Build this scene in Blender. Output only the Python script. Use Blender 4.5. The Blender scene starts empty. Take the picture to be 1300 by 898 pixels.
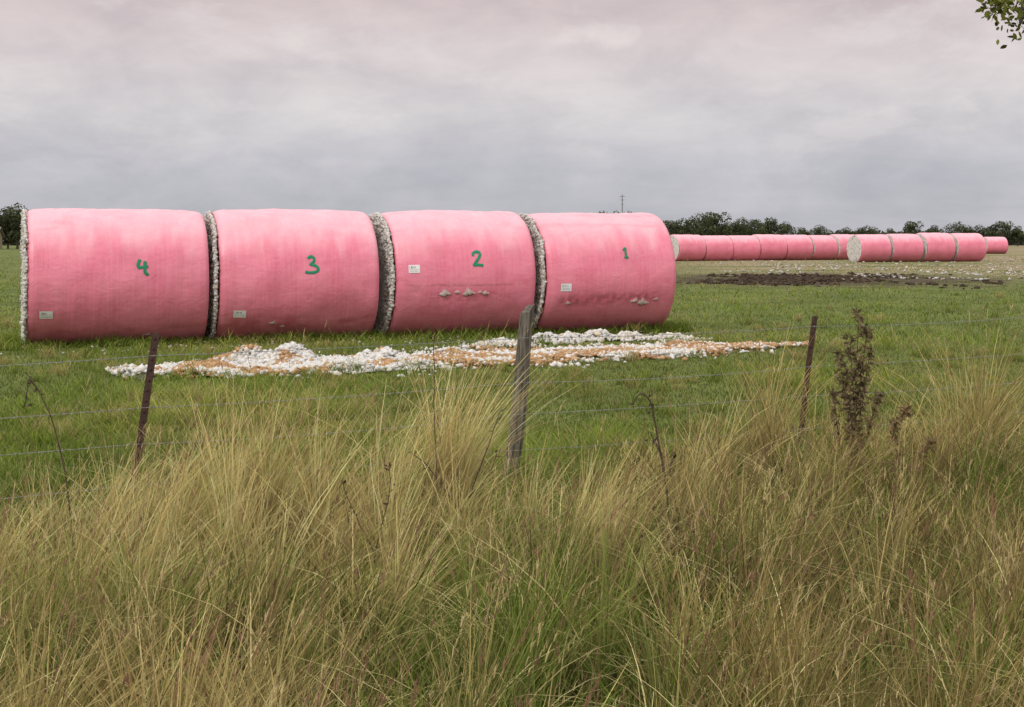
import bpy, math, random
import numpy as np
from mathutils import Vector
rng=np.random.default_rng(7); random.seed(7)
scene=bpy.context.scene
coll=scene.collection

# ---------------- helpers ----------------
_tab=np.random.default_rng(99).random((256,256))
def vnoise(x,y,seed=0):
    x=np.asarray(x,float)+seed*17.31; y=np.asarray(y,float)+seed*9.77
    xi=np.floor(x).astype(int); yi=np.floor(y).astype(int)
    fx=x-xi; fy=y-yi; fx=fx*fx*(3-2*fx); fy=fy*fy*(3-2*fy)
    a=_tab[xi&255,yi&255]; b=_tab[(xi+1)&255,yi&255]; c=_tab[xi&255,(yi+1)&255]; d=_tab[(xi+1)&255,(yi+1)&255]
    return (a*(1-fx)+b*fx)*(1-fy)+(c*(1-fx)+d*fx)*fy
def fbm(x,y,seed=0,o=4):
    s=0;a=.5;t=0
    for i in range(o):
        s=s+a*vnoise(np.asarray(x)*2**i,np.asarray(y)*2**i,seed+i*3); t+=a; a*=.5
    return s/t
def sstep(a,b,x):
    t=np.clip((x-a)/(b-a),0,1); return t*t*(3-2*t)

def make_mesh(name,V,F,mats,cols=None,smooth=False,midx=None):
    V=np.ascontiguousarray(V,dtype=np.float32); F=np.ascontiguousarray(F,dtype=np.int32)
    me=bpy.data.meshes.new(name)
    me.vertices.add(len(V)); me.vertices.foreach_set('co',V.ravel())
    k=F.shape[1]
    me.loops.add(F.size); me.loops.foreach_set('vertex_index',F.ravel())
    me.polygons.add(len(F)); me.polygons.foreach_set('loop_start',np.arange(0,F.size,k,dtype=np.int32))
    if midx is not None: me.polygons.foreach_set('material_index',np.asarray(midx,dtype=np.int32))
    me.polygons.foreach_set('use_smooth',np.full(len(F),bool(smooth)))
    me.update(calc_edges=True)
    if cols is not None:
        ca=me.color_attributes.new('Col','FLOAT_COLOR','POINT')
        c4=np.ones((len(V),4),dtype=np.float32); c4[:,:3]=cols
        ca.data.foreach_set('color',c4.ravel())
    for m in (mats if isinstance(mats,(list,tuple)) else [mats]): me.materials.append(m)
    return me
def add_obj(name,data,parent=None,loc=(0,0,0),rot=(0,0,0),label=None,category=None,kind=None,group=None):
    o=bpy.data.objects.new(name,data); coll.objects.link(o)
    o.location=loc; o.rotation_euler=rot
    if parent: o.parent=parent
    if label: o["label"]=label
    if category: o["category"]=category
    if kind: o["kind"]=kind
    if group: o["group"]=group
    return o
class MB:
    """mesh accumulator of quads"""
    def __init__(s): s.V=[];s.F=[];s.n=0;s.C=[]
    def add(s,V,F,c=None):
        V=np.asarray(V,float);F=np.asarray(F,int)
        s.V.append(V);s.F.append(F+s.n);s.n+=len(V)
        if c is not None: s.C.append(np.broadcast_to(np.asarray(c,float),(len(V),3)))
    def mesh(s,name,mat,smooth=False):
        return make_mesh(name,np.concatenate(s.V),np.concatenate(s.F),mat,np.concatenate(s.C) if s.C else None,smooth)
def tube(P,R,sides=6):
    P=np.asarray(P,float);n=len(P);R=np.broadcast_to(np.asarray(R,float),(n,))
    T=np.gradient(P,axis=0);T/=np.linalg.norm(T,axis=1)[:,None]+1e-9
    ref=np.array([0.13,0.97,0.2]) if abs(T[0][2])>.5 else np.array([0.03,.02,1.])
    A=np.cross(T,ref);A/=np.linalg.norm(A,axis=1)[:,None]+1e-9
    B=np.cross(T,A)
    th=np.linspace(0,2*np.pi,sides,endpoint=False)
    V=P[:,None,:]+R[:,None,None]*(np.cos(th)[None,:,None]*A[:,None,:]+np.sin(th)[None,:,None]*B[:,None,:])
    V=V.reshape(-1,3);F=[]
    for i in range(n-1):
        for j in range(sides):
            k=(j+1)%sides
            F.append((i*sides+j,i*sides+k,(i+1)*sides+k,(i+1)*sides+j))
    return V,np.array(F)
def smoothline(pts,it=2):
    P=np.asarray(pts,float)
    for _ in range(it):
        Q=[P[0]]
        for a,b in zip(P[:-1],P[1:]):
            Q+= [a*.75+b*.25,a*.25+b*.75]
        Q.append(P[-1]);P=np.array(Q)
    return P

# ---------------- materials ----------------
def newmat(name):
    m=bpy.data.materials.new(name);m.use_nodes=True
    nt=m.node_tree;bs=nt.nodes['Principled BSDF'];return m,nt,bs
def N(nt,t,**kw):
    n=nt.nodes.new(t)
    for k,v in kw.items(): setattr(n,k,v)
    return n
def noise(nt,scale,detail=4,rough=.55,vec=None,dist=0):
    n=N(nt,'ShaderNodeTexNoise');n.inputs['Scale'].default_value=scale;n.inputs['Detail'].default_value=detail
    n.inputs['Roughness'].default_value=rough;n.inputs['Distortion'].default_value=dist
    if vec: nt.links.new(vec,n.inputs['Vector'])
    return n.outputs['Fac']
def mapr(nt,val,a,b,c=0,d=1):
    n=N(nt,'ShaderNodeMapRange');n.inputs[1].default_value=a;n.inputs[2].default_value=b;n.inputs[3].default_value=c;n.inputs[4].default_value=d
    nt.links.new(val,n.inputs[0]);return n.outputs[0]
def mix(nt,fac,a,b,mode='MIX'):
    n=N(nt,'ShaderNodeMix',data_type='RGBA',blend_type=mode)
    for i,v in ((0,fac),(6,a),(7,b)):
        if isinstance(v,(int,float)): n.inputs[i].default_value=v
        elif isinstance(v,tuple): n.inputs[i].default_value=(*v,1)
        else: nt.links.new(v,n.inputs[i])
    return n.outputs[2]
def math_(nt,op,a,b=None,c=None):
    n=N(nt,'ShaderNodeMath',operation=op)
    for i,v in enumerate((a,b,c)):
        if v is None: continue
        if isinstance(v,(int,float)): n.inputs[i].default_value=v
        else: nt.links.new(v,n.inputs[i])
    return n.outputs[0]
def bump(nt,bs,h,strength=.4,dist=.02):
    b=N(nt,'ShaderNodeBump');b.inputs['Strength'].default_value=strength;b.inputs['Distance'].default_value=dist
    nt.links.new(h,b.inputs['Height']);nt.links.new(b.outputs[0],bs.inputs['Normal'])
def objco(nt,scale=None):
    t=N(nt,'ShaderNodeTexCoord').outputs['Object']
    if scale:
        m=N(nt,'ShaderNodeMapping');m.inputs['Scale'].default_value=scale;nt.links.new(t,m.inputs[0]);return m.outputs[0]
    return t

def foliage_mat(name,transl=.3,vary=True):
    m,nt,bs=newmat(name)
    a=N(nt,'ShaderNodeVertexColor',layer_name='Col').outputs[0]
    nt.links.new(a,bs.inputs['Base Color']);bs.inputs['Roughness'].default_value=.65
    bs.inputs['Specular IOR Level'].default_value=.12
    tr=N(nt,'ShaderNodeBsdfTranslucent');nt.links.new(a,tr.inputs[0])
    ms=N(nt,'ShaderNodeMixShader');ms.inputs[0].default_value=transl
    nt.links.new(bs.outputs[0],ms.inputs[1]);nt.links.new(tr.outputs[0],ms.inputs[2])
    nt.links.new(ms.outputs[0],nt.nodes['Material Output'].inputs[0]);return m
M_grass=foliage_mat('grass_blades',.3)
M_leaf=foliage_mat('leaf',.25)

def col_mat(name,rough=.9,bs_scale=30,bstr=.5,bdist=.01,mottle=None,fluff=0):
    m,nt,bs=newmat(name)
    a=N(nt,'ShaderNodeVertexColor',layer_name='Col').outputs[0]
    co=objco(nt)
    f=noise(nt,bs_scale,6,.7,co)
    if mottle: a=mix(nt,mapr(nt,f,.35,.6,0,1),mix(nt,1.0,a,mottle,'MULTIPLY'),a)
    nt.links.new(a,bs.inputs['Base Color']);bs.inputs['Roughness'].default_value=rough
    bs.inputs['Specular IOR Level'].default_value=.05
    bump(nt,bs,f,bstr,bdist)
    if fluff:
        tr=N(nt,'ShaderNodeBsdfTranslucent');nt.links.new(a,tr.inputs[0])
        ms=N(nt,'ShaderNodeMixShader');ms.inputs[0].default_value=fluff
        nt.links.new(bs.outputs[0],ms.inputs[1]);nt.links.new(tr.outputs[0],ms.inputs[2])
        nt.links.new(ms.outputs[0],nt.nodes['Material Output'].inputs[0])
    return m
M_cotton=col_mat('loose_cotton',.95,80,.45,.012,(.88,.865,.84),.3)
M_soil=col_mat('soil_clods',.95,14,.6,.03,(.6,.6,.6))

def wood_like(name,c1,c2,sc=(40,40,3),rough=.85,bstr=.5):
    m,nt,bs=newmat(name);co=objco(nt,sc)
    f=noise(nt,1,6,.65,co);f2=noise(nt,8,4,.6,objco(nt))
    c=mix(nt,mapr(nt,f,.35,.65),c1,c2);c=mix(nt,mapr(nt,f2,.3,.8,0,.5),c,tuple(x*.55 for x in c1))
    nt.links.new(c,bs.inputs['Base Color']);bs.inputs['Roughness'].default_value=rough
    bump(nt,bs,f,bstr,.006);return m
M_wood=wood_like('weathered_wood',(.055,.045,.036),(.25,.22,.175),(75,75,3.2),.9,1.)
M_bark=wood_like('bark',(.07,.055,.04),(.15,.125,.1),(8,8,2))
M_rust=wood_like('rusty_steel',(.035,.016,.012),(.085,.034,.022),(60,60,60),.7,.3)
M_stem=wood_like('dry_stem',(.05,.03,.02),(.11,.07,.042),(50,50,20))
m,nt,bs=newmat('galvanised_wire');M_wire=m
nt.links.new(mix(nt,noise(nt,20,3,.5,objco(nt)),(.17,.17,.17),(.36,.36,.36)),bs.inputs['Base Color']);bs.inputs['Metallic'].default_value=.2;bs.inputs['Roughness'].default_value=.6

# pink wrap
m,nt,bs=newmat('pink_plastic_wrap');M_wrap=m
vc=N(nt,'ShaderNodeVertexColor',layer_name='Col').outputs[0]
sp=N(nt,'ShaderNodeSeparateColor');nt.links.new(vc,sp.inputs[0])
co=objco(nt)
big=noise(nt,1.5,6,.6,co,.6);fine=noise(nt,34,6,.72,co)
ring=noise(nt,1,5,.6,objco(nt,(34,1.6,1.6)))
horiz=noise(nt,1,4,.6,objco(nt,(1.6,24,24)))
blot=noise(nt,3.5,7,.70,co,.8)
c=mix(nt,mapr(nt,big,.30,.70),(.77,.175,.275),(.84,.245,.345))
c=mix(nt,mapr(nt,ring,.42,.72,0,.38),c,(.88,.35,.44))
c=mix(nt,mapr(nt,horiz,.5,.75,0,.12),c,(.66,.13,.20))
c=mix(nt,mapr(nt,blot,.54,.72,0,.26),c,(.64,.17,.21))
c=mix(nt,mapr(nt,fine,.50,.68,0,.22),c,(.90,.44,.52))
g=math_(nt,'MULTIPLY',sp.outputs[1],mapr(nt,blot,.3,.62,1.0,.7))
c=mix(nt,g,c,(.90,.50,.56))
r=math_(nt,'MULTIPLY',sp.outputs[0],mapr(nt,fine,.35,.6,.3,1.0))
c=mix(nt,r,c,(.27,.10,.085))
c=mix(nt,sp.outputs[2],c,(.56,.08,.14))
nt.links.new(c,bs.inputs['Base Color'])
nt.links.new(mapr(nt,blot,.3,.7,.28,.48),bs.inputs['Roughness'])
bs.inputs['Specular IOR Level'].default_value=.45
wr=noise(nt,1,4,.5,objco(nt,(4,1.6,6)),1.4)
h=math_(nt,'ADD',math_(nt,'MULTIPLY',ring,.6),math_(nt,'ADD',math_(nt,'MULTIPLY',fine,.12),math_(nt,'MULTIPLY',wr,1.3)))
bump(nt,bs,h,.34,.022)
m,nt,bs=newmat('green_spray_paint');M_green=m
nt.links.new(mix(nt,noise(nt,30,3,.5,objco(nt)),(.0,.18,.085),(.01,.28,.15)),bs.inputs['Base Color']);bs.inputs['Roughness'].default_value=.5
def flat(name,c1,c2,sc=20,rough=.6):
    m,nt,bs=newmat(name);nt.links.new(mix(nt,noise(nt,sc,4,.6,objco(nt)),c1,c2),bs.inputs['Base Color']);bs.inputs['Roughness'].default_value=rough;return m
M_white=flat('white_label',(.74,.74,.74),(.82,.82,.82));M_black=flat('label_print',(.16,.16,.17),(.24,.24,.25))
M_tin=flat('tin_roof',(.16,.14,.13),(.24,.22,.2),3,.5);M_tan=flat('tan_siding',(.22,.16,.10),(.30,.23,.15),2)
M_dark=flat('dark_door',(.05,.04,.035),(.08,.07,.06));M_mast=flat('mast_steel',(.13,.13,.14),(.2,.2,.21))

# ground
m,nt,bs=newmat('field_ground');M_ground=m
co=objco(nt);xyz=N(nt,'ShaderNodeSeparateXYZ');nt.links.new(co,xyz.inputs[0]);X,Y,_=xyz.outputs
n1=noise(nt,.35,6,.6,co);n2=noise(nt,2.5,6,.65,co);n3=noise(nt,1,5,.6,objco(nt,(.05,.14,1)));n4=noise(nt,9,5,.7,co)
c=mix(nt,mapr(nt,n1,.35,.65),(.085,.12,.028),(.15,.185,.048))
c=mix(nt,mapr(nt,n2,.45,.7,0,.5),c,(.07,.07,.028))
c=mix(nt,mapr(nt,n4,.5,.75,0,.5),c,(.21,.22,.08))
far=mapr(nt,Y,45,80,0,1)
right=mapr(nt,math_(nt,'SUBTRACT',X,math_(nt,'MULTIPLY',Y,.10)),-4,6,0.1,1)
tan=math_(nt,'MULTIPLY',mapr(nt,n3,.36,.52,0,.95),far)
c=mix(nt,math_(nt,'MULTIPLY',tan,right),c,mix(nt,mapr(nt,n2,.4,.6),(.18,.14,.085),(.38,.31,.20)))
ex=math_(nt,'POWER',math_(nt,'DIVIDE',math_(nt,'SUBTRACT',X,math_(nt,'ADD',13.2,math_(nt,'MULTIPLY',math_(nt,'SUBTRACT',Y,58),.12))),7.6),2)
ey=math_(nt,'POWER',math_(nt,'DIVIDE',math_(nt,'SUBTRACT',Y,60),10),2)
mud=math_(nt,'ADD',math_(nt,'SUBTRACT',1.15,math_(nt,'ADD',ex,ey)),math_(nt,'MULTIPLY',math_(nt,'SUBTRACT',noise(nt,.6,6,.7,co),.5),5.0))
c=mix(nt,mapr(nt,mud,-.4,.8,0,.97),c,mix(nt,n4,(.045,.032,.023),(.10,.073,.052)))
nt.links.new(c,bs.inputs['Base Color']);bs.inputs['Roughness'].default_value=.95;bs.inputs['Specular IOR Level'].default_value=.1
bump(nt,bs,n4,.8,.05)
def mudmask(x,y):
    e=((x-(13.2+(y-58)*.12))/7.6)**2+((y-60)/10)**2
    return 1.25-e+(fbm(x*.6,y*.3,5)-.5)*3.6

# ---------------- ground ----------------
S=2600
gv=np.array([(-S,-60,0),(S,-60,0),(S,S,0),(-S,S,0)])
add_obj('ground',make_mesh('ground',gv,np.array([[0,1,2,3]]),M_ground),kind='structure',label='flat green pasture with muddy patches',category='ground')

# ---------------- bales ----------------
R=1.125; CZ=1.075
def prof(x,L):
    d0=np.maximum(x+L/2,0); d1=np.maximum(L/2-x,0)
    r=R+.018*(1-(2*x/L)**2)
    r-= .07*np.exp(-d0/.045)+ .055*np.exp(-d1/.045)
    return r
def surf(x,th,L,seed,off=0.):
    x=np.asarray(x,float);th=np.asarray(th,float)
    r=prof(x,L)+off
    a=th+np.pi/2
    r=r+ .065*(fbm(x*.8+5,a*1.0,seed,3)-.5)+.020*(fbm(x*2.6,a*2.6,seed+2,3)-.5)+.009*(vnoise(x*9,a*1.2,seed+4)-.5)
    sag=np.clip(-np.sin(th),-.2,1)
    z=CZ+r*np.sin(th)-.012*math.sin(seed)*x; y=-r*np.cos(th)*(1+.035*sag)
    z=np.maximum(z,.005)
    return np.stack([x*np.ones_like(z),y,z],-1)
def wrap_mesh(L,seed,nx,nt_,dirtf=None):
    xs=np.concatenate([-L/2+np.array([0,.01,.025,.05,.08]),np.linspace(-L/2+.12,L/2-.16,nx),L/2-np.array([.12,.08,.05,.025,.01,0])])
    th=np.linspace(-np.pi/2,1.5*np.pi,nt_,endpoint=False)
    G=surf(xs[:,None],th[None,:],L,seed)
    cen=np.array([0,0,CZ])
    def ring(x,k):
        g=G[0 if x<0 else -1].copy();g=cen+(g-cen)*k;g[:,0]=x;g[:,2]=np.maximum(g[:,2],.01)
        g[:,0]+= (vnoise(th*6,th*0,seed+8)-.5)*.03
        return g
    G=np.concatenate([[ring(-L/2+.07,.95)],[ring(-L/2+.02,.975)],G,[ring(L/2-.01,.93)],[ring(L/2-.05,.84)]])
    nX=len(G);V=G.reshape(-1,3)
    i=np.arange(nX-1)[:,None];j=np.arange(nt_)[None,:];k=(j+1)%nt_
    F=np.stack([i*nt_+j+0*k,(i+1)*nt_+j,(i+1)*nt_+k,i*nt_+k],-1).reshape(-1,4)
    xx=V[:,0];TH=np.tile(th,nX);zz=V[:,2];yy=V[:,1]
    nz=fbm(xx*5,TH*1.5,seed+11,3)
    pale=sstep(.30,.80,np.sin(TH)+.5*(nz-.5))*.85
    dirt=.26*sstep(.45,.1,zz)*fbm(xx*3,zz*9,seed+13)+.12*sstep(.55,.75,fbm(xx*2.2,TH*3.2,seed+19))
    tear=.16*sstep(.60,.75,fbm(xx*1.3,TH*6,seed+17))
    e=np.minimum(xx+L/2,L/2-xx);tear+=.2*sstep(.08,.0,e)
    if dirtf is not None:
        d,t,p=dirtf(xx,zz,yy);dirt=dirt+d;tear=tear+t;pale=pale+p
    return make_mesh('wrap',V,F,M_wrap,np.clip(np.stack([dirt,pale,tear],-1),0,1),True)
import bmesh
def ico(sub):
    bm=bmesh.new();bmesh.ops.create_icosphere(bm,subdivisions=sub,radius=1)
    V=np.array([v.co[:] for v in bm.verts]);F=np.array([[v.index for v in f.verts] for f in bm.faces]);bm.free();return V,F
IV,IF=ico(2);IV1,IF1=ico(1)
def lumps(cent,rad,cols,zs=.75,jit=.35,hi=True):
    v0,f0=(IV,IF) if hi else (IV1,IF1)
    n=len(cent);k=len(v0)
    sc=rad[:,None,None]*(1+jit*(rng.random((n,k,1))-.5)*2)
    st=1+.9*(rng.random((n,1,3))-.5)
    V=v0[None]*sc*st
    q=rng.random(n)*6.28;c,s=np.cos(q)[:,None],np.sin(q)[:,None]
    V=np.stack([V[...,0]*c-V[...,1]*s,V[...,0]*s+V[...,1]*c,V[...,2]*zs],-1)+np.asarray(cent)[:,None,:]
    F=f0[None]+(np.arange(n)*k)[:,None,None]
    C=np.repeat(cols[:,None,:],k,1)*(.95+.08*rng.random((n,k,1)))
    return V.reshape(-1,3),F.reshape(-1,3),np.clip(C.reshape(-1,3),0,.92)
def cotton_cols(n,warm=.0,lo=.66,dark=.06):
    b=lo+.24*rng.random((n,1))
    c=b*np.array([1,.985,.95])
    w=(rng.random(n)<.08+warm);c[w]=c[w]*np.array([.86,.77,.62])
    d=(rng.random(n)<dark);c[d]*=.45
    return c
def core_mesh(L,seed,sgn,nlump,ang=260,rad=60,out=.015):
    Vs=[];Fs=[];Cs=[];n=0
    rr=np.linspace(0.005,1,rad);th=np.linspace(0,2*np.pi,ang,endpoint=False)
    r_,t_=np.meshgrid(rr,th,indexing='ij')
    Rc=R-.06
    y=Rc*r_*np.cos(t_);z=CZ+Rc*r_*np.sin(t_)
    b=.03*(1-r_**3)+.06*(fbm(y*5+20,z*5,seed,3)-.45)+.04*(fbm(y*20+9,z*20,seed+5,3)-.5)
    x=sgn*(L/2+out+b);z=np.maximum(z,.01)
    V=np.stack([x,y,z],-1).reshape(-1,3)
    i=np.arange(rad-1)[:,None];j=np.arange(ang)[None,:];k=(j+1)%ang
    q=np.stack([i*ang+j+0*k,(i+1)*ang+j,(i+1)*ang+k,i*ang+k],-1).reshape(-1,4)
    T=np.concatenate([q[:,[0,1,2]],q[:,[0,2,3]]])
    s=np.clip(.76+.28*fbm(y*12,z*12,seed+3,3)-.45*sstep(.62,.72,fbm(y*11+3,z*11,seed+6,3)),.2,.9).ravel()
    Vs.append(V);Fs.append(T);n+=len(V);Cs.append(s[:,None]*np.array([[1,.98,.94]]))
    if nlump:
        a=rng.random(nlump)*6.283;rd=Rc*np.sqrt(rng.random(nlump)*.7+.3)
        m_=nlump//3;rd[:m_]=Rc-.02+.055*rng.random(m_)
        c=np.stack([sgn*(L/2+out+.005+.03*rng.random(nlump)+.06*(fbm(rd*np.cos(a)*5+20,(CZ+rd*np.sin(a))*5,seed,3)-.45)),rd*np.cos(a),CZ+rd*np.sin(a)],-1)
        c[:,2]=np.maximum(c[:,2],.03)
        V,F,C=lumps(c,.008+.020*rng.random(nlump)**1.6,cotton_cols(nlump,.03,.76,.05),1,.55,False)
        Vs.append(V);Fs.append(F+n);n+=len(V);Cs.append(C)
    return make_mesh('cotton_end',np.concatenate(Vs),np.concatenate(Fs),M_cotton,np.concatenate(Cs),True)
def strokes_mesh(strokes,cx,cz,L,seed,w=.028):
    th0=math.asin((cz-CZ)/R);Vs=[];Fs=[];n=0
    for st in strokes:
        P=smoothline(st,3);T=np.gradient(P,axis=0);T/=np.linalg.norm(T,axis=1)[:,None]+1e-9
        Nn=np.stack([-T[:,1],T[:,0]],-1)
        ww=w*.5*(.8+.45*rng.random(len(P)));ww=np.convolve(np.pad(ww,1,mode='edge'),[.3,.4,.3],'valid');ww[0]*=.6;ww[-1]*=.5
        cols=[]
        for k in (-1,-.33,.33,1):
            q=P+Nn*(ww*k)[:,None];cols.append(surf(cx+q[:,0],th0+q[:,1]/R,L,seed,.010 if abs(k)<.5 else .007))
        G=np.stack(cols,1);m=len(P)
        Vs.append(G.reshape(-1,3))
        for i in range(m-1):
            for j in range(3): Fs.append((n+i*4+j,n+i*4+j+1,n+(i+1)*4+j+1,n+(i+1)*4+j))
        n+=m*4
    return make_mesh('painted_number',np.concatenate(Vs),np.array(Fs),M_green,None,True)
def sticker_mesh(cx,cz,L,seed,w=.20,h=.135):
    nx,ny=30,16;th0=math.asin((cz-CZ)/R)
    u=np.linspace(-w/2,w/2,nx+1);v=np.linspace(-h/2,h/2,ny+1)
    U,W=np.meshgrid(u,v,indexing='ij');G=surf(cx+U,th0+W/R,L,seed,.008).reshape(-1,3)
    F=[];mi=[];r=random.Random(seed);bars=[r.random()<.5 for _ in range(nx)];txt=[[r.random()<.65 for _ in range(nx)] for _ in range(ny)]
    for i in range(nx):
        for j in range(ny):
            F.append((i*(ny+1)+j,(i+1)*(ny+1)+j,(i+1)*(ny+1)+j+1,i*(ny+1)+j+1))
            d=0
            if 3<=i<20 and 9<=j<13 and bars[i]: d=1
            if 3<=i<26 and j in(3,6) and txt[j][i]: d=1
            mi.append(d)
    return make_mesh('label_sticker',G,np.array(F),[M_white,M_black],None,False,mi)
def flap_mesh(L,seed,cx,cz,sc):
    """one torn shred of wrap with pale cotton fibre pushed out of the slit"""
    mb=MB();th0=math.asin((cz-CZ)/R);n=19
    u=np.linspace(-1,1,n);top=np.abs(u)**1.3;rows=[]
    peak=.9*(rng.random()-.5)
    sh=np.interp(u,[-1,peak-.35,peak,peak+.35,1],[0,.55,.9,.7,0])
    for k,(dv,of) in enumerate(((.10,.001),(.06,.012),(.02,.022),(-.02,.015),(-.04,.004))):
        jag=(rng.random(n)-.5)*.035*(.3+sh)
        vv=dv*sc*(sh if k<3 else (.25+.75*sh))+jag*sc
        rows.append(surf(cx+u*.10*sc,th0+vv/R,L,seed,of*(1-top)*sc+.005+.006*rng.random(n)))
    G=np.stack(rows,0);V=G.reshape(-1,3)
    F=[(i*n+j,i*n+j+1,(i+1)*n+j+1,(i+1)*n+j) for i in range(4) for j in range(n-1)]
    col=np.repeat(np.array([[.82,.34,.42],[.84,.66,.66],[.82,.76,.73],[.72,.58,.55],[.38,.09,.12]]),n,0)*(.75+.4*rng.random((5*n,1)))
    mb.V=[V];mb.F=[np.array(F)];mb.C=[np.clip(col,0,.9)]
    return mb.mesh('torn_wrap',M_cotton,True)

ANG=math.radians(20)
four=[[(-.05,.13),(-.085,.05),(-.08,.0),(-.02,.005),(.075,.02)],[(.03,.10),(.02,.03),(.02,-.06),(.045,-.11),(.075,-.09)]]
three=[[(-.07,.12),(-.02,.16),(.04,.13),(.03,.06),(-.045,.02),(.03,.015),(.10,-.03),(.09,-.09),(0,-.115),(-.12,-.10)]]
two=[[(-.08,.06),(-.08,.11),(-.03,.14),(.035,.13),(.05,.08),(.01,.01),(-.05,-.06),(-.085,-.105),(-.02,-.09),(.03,-.10),(.09,-.105)]]
one=[[(-.045,.045),(-.01,.085),(.005,.085),(.0,.02),(.0,-.06),(.0,-.085)],[(-.035,-.085),(.045,-.08)]]
def d_one(x,z,y):
    n=fbm(x*14,z*16,31,3)
    b=sstep(.16,.0,np.abs(z-.66-.03*(x)))*sstep(-1.15,-.9,x)*sstep(1.1,.7,x)*(y<0)
    return .85*b*sstep(.38,.58,n),.35*b, .0*b
def d_two(x,z,y):
    n=fbm(x*12,z*30,41,3)
    b=sstep(.035,.0,np.abs(z-.93))*sstep(-1.2,-1.,x)*sstep(1.1,.9,x)*(y<0)
    b2=sstep(.14,.0,np.abs(z-.74))*sstep(-.9,-.6,x)*sstep(.9,.5,x)*(y<0)
    return .75*b*sstep(.3,.6,n)+.5*b2*sstep(.45,.65,n),.4*b2*sstep(.4,.6,fbm(x*6,z*20,43)),0*b
def d_three(x,z,y):
    b=sstep(.2,.0,np.abs(z-.33))*(y<0)*sstep(.4,.65,fbm(x*3,z*8,47));return .35*b,.4*b,.0*b
def d_four(x,z,y):
    b=sstep(.12,.0,np.abs(z-.28))*(y<0)*sstep(.4,.65,fbm(x*3,z*8,51));return .45*b,.2*b,.0*b
near=[(0.03,2.81,four,(1.74,1.26),(.28,.54),d_four,[(.45,.20,.6)],'4'),
 (3.00,5.65,three,(1.50,1.27),(.33,.51),d_three,[(-.45,.36,.7),(-.28,.30,.5)],'3'),
 (5.90,8.45,two,(1.46,1.36),(.31,1.22),d_two,[(-.42,.79,1.1),(-.20,.81,.6),(.02,.79,1.25),(.22,.80,.5),(.33,.78,.7)],'2'),
 (8.68,11.2,one,(1.52,1.46),(.34,.88),d_one,[(-.85,.60,.6),(.42,.60,.9),(.62,.56,1.2),(.86,.62,.6)],'1')]
adj={'4':'stained near its foot','3':'torn near its base','2':'torn across its side','1':'with brown dirt band'}
for idx,(t0,t1,num,(ns,nz),(ss,sz),df,fl,ch) in enumerate(near):
    L=t1-t0;tm=(t0+t1)/2;seed=idx*7+3
    e=add_obj('cotton_bale',None,loc=(-7.9+.94*tm,22.3+.342*tm,0),rot=(0,0,ANG+math.radians([.5,-.9,.9,-.6][idx])),
      label=f'pink wrapped cotton bale marked green {ch}, {adj[ch]}',category='cotton bale',group='large pink cotton bales standing in a row on the grass')
    e.empty_display_size=.5
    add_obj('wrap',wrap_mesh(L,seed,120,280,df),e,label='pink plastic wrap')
    add_obj('cotton_end',core_mesh(L,seed,-1,6500,out=(.0 if idx==0 else .03)),e)
    add_obj('cotton_end',core_mesh(L-.11,seed+1,1,0),e)
    add_obj('painted_number',strokes_mesh(num,ns-L/2,nz,L,seed,.048 if ch!='1' else .042),e)
    add_obj('label_sticker',sticker_mesh(ss-L/2,sz,L,seed),e)
    for (cx_,cz_,sc_) in fl: add_obj('torn_wrap',flap_mesh(L,seed,cx_,cz_,sc_),e)
# far bales
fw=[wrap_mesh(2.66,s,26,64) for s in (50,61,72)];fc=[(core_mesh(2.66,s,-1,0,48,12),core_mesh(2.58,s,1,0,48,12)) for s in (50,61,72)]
def far_bale(x,y,ang,i,sc=1.,lab='pink wrapped round cotton bale in a long row on the pasture'):
    e=bpy.data.objects.new('cotton_bale',None);coll.objects.link(e)
    e.location=(x,y,-.03*random.random());e.rotation_euler=(0,0,ang+random.uniform(-.06,.06));e.scale=(1,sc,sc)
    e["label"]=lab;e["category"]='cotton bale';e["group"]='distant pink cotton bales in rows'
    for nm,dd in(('wrap',fw[i%3]),('cotton_end',fc[i%3][0]),('cotton_end',fc[i%3][1])):
        o=bpy.data.objects.new(nm,dd);coll.objects.link(o);o.parent=e
a=math.radians(28)
for i in range(7):
    d=1.35+i*2.78;far_bale(12.9+math.cos(a)*d,111.5+math.sin(a)*d,a,i,random.uniform(.94,1.05))
a=math.radians(20)
for i in range(4):
    d=1.4+i*2.96;far_bale(26.4+math.cos(a)*d,106.5+math.sin(a)*d,a,i+1,random.uniform(.98,1.05),'pink wrapped round cotton bale with exposed white cotton end' if i==0 else 'pink wrapped round cotton bale in a short row on the pasture')
far_bale(59.8,171,math.radians(10),2,.95,'lone pink wrapped cotton bale far out on the pasture')

# ---------------- loose cotton strip ----------------
def widf(u): return (.45+1.1*np.sin(np.pi*np.clip(u,0,1))**.6)*(1-.52*u)*(0.65+.8*fbm(u*14,u*0+3,61,3))
def strip_pt(u,v):
    cx=-4.95+9.75*u;cy=17.2+5.1*u
    wid=widf(u)
    return cx-.45*v*wid,cy+.89*v*wid
def hillf(u,v):
    return .26*np.exp(-((v-.5)/.35)**2)*sstep(.38,.72,fbm(u*16,v*1.2,63,3))*sstep(.92,.60,u)*sstep(.02,.2,u)+.10*np.exp(-((v+.7)/.25)**2)*sstep(.3,.7,fbm(u*28,v*2,64,3))*(1-.6*u)
def orangef(u,v):
    return fbm(u*20,v*2.0,67,4)+.10*np.exp(-((v-.0)/.45)**2)+.27*sstep(.66,.92,u)-.02*(u<.1)-.03
n=42000
u=rng.random(n)**1.05;v=np.clip(rng.normal(0,.56,n),-1.5,1.5)
x,y=strip_pt(u,v)
hl=hillf(u,v)
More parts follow.
